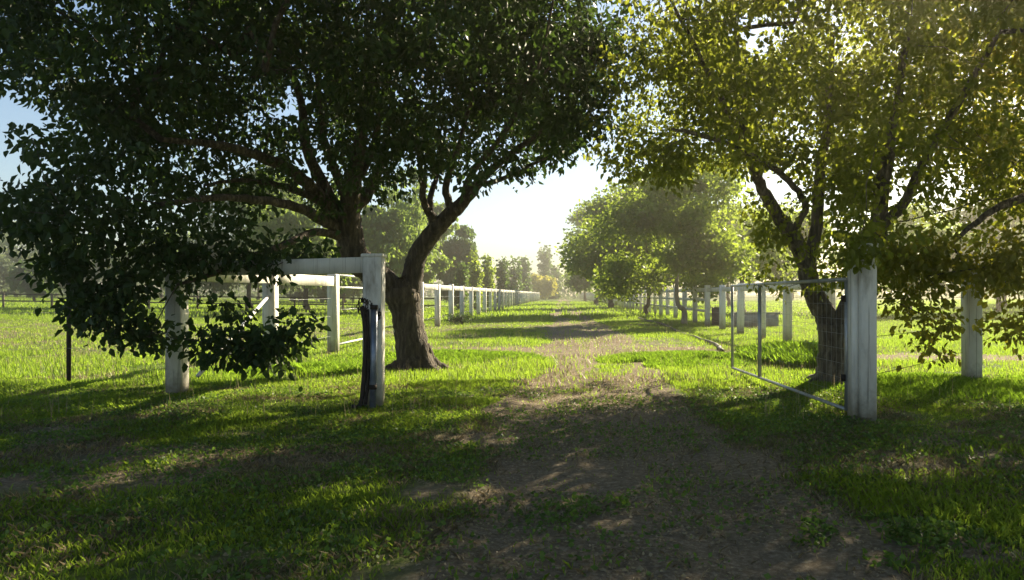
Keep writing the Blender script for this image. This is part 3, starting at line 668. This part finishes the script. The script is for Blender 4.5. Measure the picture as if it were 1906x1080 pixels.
# outer right post and the gate post
ep = empty('outer_post', (6.74, 12.35, 0), 'white square post on the far right half hidden by hanging leaves', 'post')
post(ep, 6.74, 12.35, .24, 1.98, M['white'])
for z in (.55, 1.0, 1.45): wire(ep, [(6.59, 12.35, z), (5.2, 10.7, z - .02), (3.75, 8.95, z)], .0035, M['rust'], 'wire', 4)
gp_ = empty('gate_post', (3.58, 8.9, 0), 'tall white gate post with a narrow plank on its left side, right of the track', 'post')
post(gp_, 3.60, 8.9, .20, 2.05, M['white'])
mb = MB(); mb.box((3.459, 8.93, .96), (.076, .15, 2.02), cham=.008); mb.build('side_plank', M['white'], gp_)
mb = MB(); mb.box((3.60, 8.9, 2.074), (.25, .25, .045), cham=.012); mb.build('cap', M['white'], gp_)
for z in (.5, 1.45): wire(gp_, [(3.38, 9.02, z - .04), (3.38, 9.02, z + .04)], .03, M['rust'], 'hinge', 8)
# open pipe gate
gt = empty('pipe_gate', (3.38, 9.1, 0), 'open galvanised pipe and mesh gate swung back beside the right gate post', 'gate')
G0 = Vector((3.42, 9.02, 0)); G1 = Vector((3.26, 14.35, 0))
def GP(t_, z): return tuple(G0.lerp(G1, t_) + Vector((0, 0, z)))
wire(gt, [GP(0, .12), GP(1, .10)], .024, M['galv'], 'bottom_rail', 8); wire(gt, [GP(0, 1.68), GP(1, 1.66)], .024, M['galv'], 'top_rail', 8)
for t_ in (0, .667, 1.0): wire(gt, [GP(t_, .12), GP(t_, 1.67)], .026 if t_ != .667 else .032, M['galv'], 'upright', 8)
for z in (.30, .48, .66, .84, 1.02, 1.2, 1.38, 1.54): wire(gt, [GP(0, z), GP(1, z)], .0018, M['galv'], 'mesh_wire', 3)
for k in range(1, 34):
    if abs(k / 34 - .667) > .01: wire(gt, [GP(k / 34, .12), GP(k / 34, 1.67)], .0014, M['galv'], 'mesh_wire', 3)
# thin dark tube tracing a line along the right verge
pp, rr = smoothpath([P(1345, 657, 1) and (4.15, 19.4, .04), (4.6, 23, .04), (4.55, 28, .04), (4.9, 36, .04), (4.7, 46, .05), (5.0, 60, .05), (4.6, 80, .05), (4.5, 110, .05)], [.06, .06, .06, .07, .07, .08, .09, .1], 8, .03)
pp = [Vector((p.x, p.y, gz1(p.x, p.y) + .03)) for p in pp]
mb = MB(); mb.tube(pp, rr, 7); o = mb.build('dark_ground_line', M['black'], None, True)
tag(o, 'dark narrow line running through the grass along the right verge of the track', 'pipe')
# trough and drum behind the right fence
tr_ = empty('water_trough', (9.0, 35.0, 0), 'grey concrete water trough standing behind the posts of the right fence', 'trough')
mb = MB()
for (c, d) in (((9.0, 34.5, .34), (1.9, .1, .62)), ((9.0, 35.5, .34), (1.9, .1, .62)), ((8.1, 35, .34), (.1, .9, .62)), ((9.9, 35, .34), (.1, .9, .62)), ((9.0, 35, .06), (1.7, .9, .1))): mb.box(c, d)
mb.build('basin', M['concrete'], tr_)
mb = MB(); mb.box((9, 35, .5), (1.69, .89, .02)); mb.build('water', M['water'], tr_)
mb = MB(); mb.box((9.0, 34.43, .645), (2.02, .03, .07)); mb.build('rim', M['concrete'], tr_)
dr = empty('steel_drum', (7.4, 35.6, 0), 'dark drum standing behind the right fence left of the trough', 'drum')
mb = MB(); mb.tube([(7.4, 35.6, 0), (7.4, 35.6, .28), (7.4, 35.6, .30), (7.4, 35.6, .32), (7.4, 35.6, .56), (7.4, 35.6, .58), (7.4, 35.6, .60), (7.4, 35.6, .86)], [.29, .29, .305, .29, .29, .305, .29, .29], 18); mb.build('shell', M['darktank'], dr, False)
mb = MB(); mb.tube([(7.4, 35.6, .855), (7.4, 35.6, .885)], .30, 18); mb.build('lid', M['darktank'], dr)
# dark rail fence across the left field
ff = empty('field_fence', (-40, 62, 0), 'low dark rail fence crossing the sunlit field behind the left fence', 'fence')
fx = np.arange(-70, -6, 4.0)
for i, x in enumerate(fx):
    g = gz1(x, 62); mb = MB(); mb.box((x, 62, g + .6), (.12, .12, 1.3)); mb.build('post', M['bark'], ff)
    if i:
        x0 = fx[i - 1]; g0 = gz1(x0, 62)
        for z in (.6, 1.15): rail(ff, (x0 + .06, 62, g0 + z), (x - .06, 62, g + z), .03, .05, M['bark'])

# ------------------------------------------------------------------ ground cover
def blades(name, x, y, h, mat, label, seg=True, wid=.006, lean=.5, tone=None, cat='grass'):
    n = len(x); z = gz(x, y) - .01; an = rng.uniform(0, 6.28, n); ln = rng.uniform(.1, 1, n) * lean * h
    s = np.c_[-np.sin(an), np.cos(an), np.zeros(n)]; l_ = np.c_[np.cos(an), np.sin(an), np.zeros(n)]
    b0 = np.c_[x, y, z]; ww = (wid * rng.uniform(.6, 1.4, n))[:, None]
    tip = b0 + l_ * ln[:, None] + np.c_[np.zeros((n, 2)), h]
    tone = np.clip(rng.random(n) if tone is None else tone, 0, 1)
    if seg:
        m_ = b0 + l_ * ln[:, None] * .35 + np.c_[np.zeros((n, 2)), h * .62]
        v = np.stack([b0 - s * ww, b0 + s * ww, m_ + s * ww * .75, tip, m_ - s * ww * .75], 1).reshape(-1, 3)
        bb = np.arange(n)[:, None] * 5; lo = (bb + np.arange(5)).ravel(); lt = np.full(n, 5)
    else:
        v = np.stack([b0 - s * ww, b0 + s * ww, tip], 1).reshape(-1, 3); lo = np.arange(3 * n); lt = np.full(n, 3)
    o = np_mesh(name, v, lo, lt, mat, None, {'rnd': tone}); return tag(o, label, cat, kind='stuff')
def scatter(n, y0, y1, power=1.0, margin=.6):
    """ground points inside the wedge seen by the camera plus a margin on both sides"""
    u = rng.random(n) ** power; y = y0 + (y1 - y0) * u
    xl = -(VX / F) * y - margin * 1.5; xr = ((1906 - VX) / F) * y + margin * 1.5
    return xl + (xr - xl) * rng.random(n), y
def keep(x, y, base=1.0, sharp=1.0, pat=.9):  # grass thins out on bare soil
    d = np.clip(dirt(x, y) + (vnoise(np.c_[x, y], 1.7, 3) - .5) * 1.2, 0, 1)
    p = base * (1 - sharp * sstep(.15, .75, d)) * sstep(.25, .6, vnoise(np.c_[x, y] + 7, pat, 3) + .1)
    return rng.random(len(x)) < p
# near turf
x, y = scatter(300000, 3.3, 13, .8, 1.5); k = keep(x, y, .8, .97, 1.6); x, y = x[k], y[k]
h = .025 + .045 * vnoise(np.c_[x, y], .8, 2) ** 1.5 * rng.uniform(.5, 1.5, len(x)) * 1.5
blades('lawn_grass', x, y, h, M['grass'], 'short patchy grass in the shade in front of the gate posts', True, .0045, .9, .25 * rng.random(len(x)) + .9 * vnoise(np.c_[x, y], 1.1, 3) - .05)
# middle turf
x, y = scatter(420000, 12, 45, 1.1, 1.5); k = keep(x, y, 1, .92, .9); x, y = x[k], y[k]
h = (.05 + .10 * vnoise(np.c_[x, y], .5, 2) ** 1.5) * rng.uniform(.6, 1.4, len(x))
blades('meadow_grass', x, y, h, M['grass'], 'sunlit grass either side of the track beyond the gate posts', False, .011, .7, .3 * rng.random(len(x)) + .75 * vnoise(np.c_[x, y], .3, 3) - .08)
# far field
x, y = scatter(160000, 45, 150, 1.2, 5); k = keep(x, y, 1, .9, .4); x, y = x[k], y[k]
blades('field_grass', x, y, rng.uniform(.08, .28, len(x)), M['grass'], 'short grass of the sunlit far paddocks', False, .045, .6, .3 * rng.random(len(x)) + .6 * vnoise(np.c_[x, y], .1, 3))
x, y = scatter(9000, 9, 45, 1.0, 1.5); k = keep(x, y, 1, .9, .7); x, y = x[k], y[k]
blades('grass_stalks', x, y, rng.uniform(.18, .42, len(x)), M['dry'], 'thin dry seed stalks standing above the sunlit grass', False, .004, .35)
# lush patches
def patch(n, cx_, cy_, rx, ry, h0, h1, lab, nm='lush_grass', mat='grass_lush'):
    a_ = rng.uniform(0, 6.28, n); r_ = rng.random(n) ** .6; x = cx_ + np.cos(a_) * r_ * rx; y = cy_ + np.sin(a_) * r_ * ry
    k = vnoise(np.c_[x, y], 1.2, 2) > .36; x, y = x[k], y[k]; r_ = r_[k]
    return blades(nm, x, y, rng.uniform(h0, h1, len(x)) * (1.15 - r_ * .6), M[mat], lab, True, .007, .8)
patch(26000, -3.0, 17.6, 2.6, 1.7, .06, .2, 'bright lush grass behind the forked trunk on the left')
patch(26000, 3.0, 17.2, 2.2, 2.0, .06, .18, 'bright lush grass left of the open pipe gate')
patch(14000, 5.3, 16.8, 1.3, 2.2, .2, .5, 'tall bright weeds seen through the mesh of the open gate', 'tall_weeds')
patch(16000, -5.0, 14.5, 2.3, 1.8, .06, .2, 'bright grass under the left beam around the second fence post')
patch(20000, 6.3, 12.0, 2.6, 1.8, .06, .18, 'sunlit grass around the outer right post')
x, y = scatter(110000, 3.3, 13, .8, 1.5); k = (vnoise(np.c_[x, y] + 60, 1.3, 3) > .45) & (rng.random(len(x)) > .9 * sstep(.6, .95, dirt(x, y))); x, y = x[k], y[k]
blades('dry_grass', x, y, .02 + .045 * rng.random(len(x)), M['dry'], 'dry straw coloured grass mixed through the shaded foreground', True, .004, 1.6)
x, y = scatter(60000, 13, 50, 1.1, 1.5); k = vnoise(np.c_[x, y] + 60, .6, 3) > .5; x, y = x[k], y[k]
blades('dry_grass', x, y, .05 + .09 * rng.random(len(x)), M['dry'], 'straw coloured dry grass in patches through the sunlit turf', False, .010, 1.0)
# broadleaf weeds and litter
def flat(name, n, size, mat, lab, y1, up, thr_, cat, clus=True):
    x, y = scatter(n, 3.3, y1, .7, 1.2)
    k = (vnoise(np.c_[x, y] + 31, 1.5, 3) > thr_) & (rng.random(len(x)) > (.6 if up > .5 else 0) * sstep(.4, .9, dirt(x, y))); x, y = x[k], y[k]
    c = np.c_[x, y, gz(x, y) + rng.uniform(.0, .045, len(x)) * up]
    d = unit(np.c_[rng.normal(size=(len(x), 2)), rng.uniform(0, .7, len(x)) * up])
    v, lo, lt = leaf_arrays(c, d, size * rng.uniform(.5, 1.5, len(x)), asp=.75, four=False)
    return tag(np_mesh(name, v, lo, lt, mat, None, {'rnd': rng.random(len(x))}), lab, cat, kind='stuff')
flat('broadleaf_weeds', 90000, .032, M['weed'], 'low broad leaved weeds creeping through the shaded foreground grass', 12, 1, .47, 'weeds')
flat('leaf_litter', 90000, .024, M['dry'], 'dry straw and fallen leaf litter on the bare foreground soil', 14, .15, .42, 'litter')
x, y = scatter(26000, 3.3, 24, .8, .5); k = (dirt(x, y) > .7) & (np.abs(x - .5) < 2.4); x, y = x[k], y[k]
n = len(x); sz = rng.uniform(.004, .014, n) * (1 + (rng.random(n) > .97) * 1.5); c = np.c_[x, y, gz(x, y)]
oc = np.array([[1, 0, 0], [0, 1, 0], [-1, 0, 0], [0, -1, 0], [0, 0, .8]]); v = c[:, None] + (oc[None] * sz[:, None, None]) * rng.uniform(.6, 1.3, (n, 5, 1))
fb = np.array([[0, 1, 4], [1, 2, 4], [2, 3, 4], [3, 0, 4]]); lo = (np.arange(n)[:, None, None] * 5 + fb[None]).ravel()
tag(np_mesh('gravel', v.reshape(-1, 3), lo, np.full(4 * n, 3), M['dry'], None, {'rnd': np.repeat(rng.random(n), 4)}), 'small pale stones scattered over the bare soil of the track', 'gravel', kind='stuff')
def weedpatch(cx_, cy_, rx, ry, n, lab, s=.042):
    a_ = rng.uniform(0, 6.28, n); r_ = rng.random(n) ** .8 * 1.7; x = cx_ + np.cos(a_) * r_ * rx; y = cy_ + np.sin(a_) * r_ * ry
    k_ = vnoise(np.c_[x, y], 5, 2) > .42; x, y, r_ = x[k_], y[k_], r_[k_]; n = len(x)
    c = np.c_[x, y, gz(x, y) + rng.uniform(0, .09, n) * (1.8 - r_) * .7]
    d = unit(np.c_[rng.normal(size=(n, 2)), rng.uniform(-.1, .9, n)])
    v, lo, lt = leaf_arrays(c, d, s * rng.uniform(.5, 1.4, n), asp=.6)
    return tag(np_mesh('weed_clump', v, lo, lt, M['weed'], None, {'rnd': np.repeat(rng.random(n), 2)}), lab, 'weeds', kind='stuff')
cx_, cy_, _ = P(1690, 1010, 4.6); weedpatch(cx_, cy_, .42, .3, 1800, 'pale leafy weed clump in the bottom right corner')
cx_, cy_, _ = P(1100, 960, 5.1); weedpatch(cx_, cy_, .35, .3, 600, 'small leafy weed clump in the middle of the track nearest the camera', .035)

# ------------------------------------------------------------------ haze
HD = .0023
m, t, out = newmat('thin_warm_haze'); pv = N(t, 'ShaderNodeVolumePrincipled')
pv.inputs['Density'].default_value = HD; pv.inputs['Color'].default_value = (1.0, .91, .72, 1); pv.inputs['Anisotropy'].default_value = .85
t.links.new(pv.outputs[0], out.inputs['Volume'])
mb = MB(); mb.box((0, 280, 9), (1260, 720, 22)); hz = mb.build('haze', m, None); tag(hz, kind='stuff')
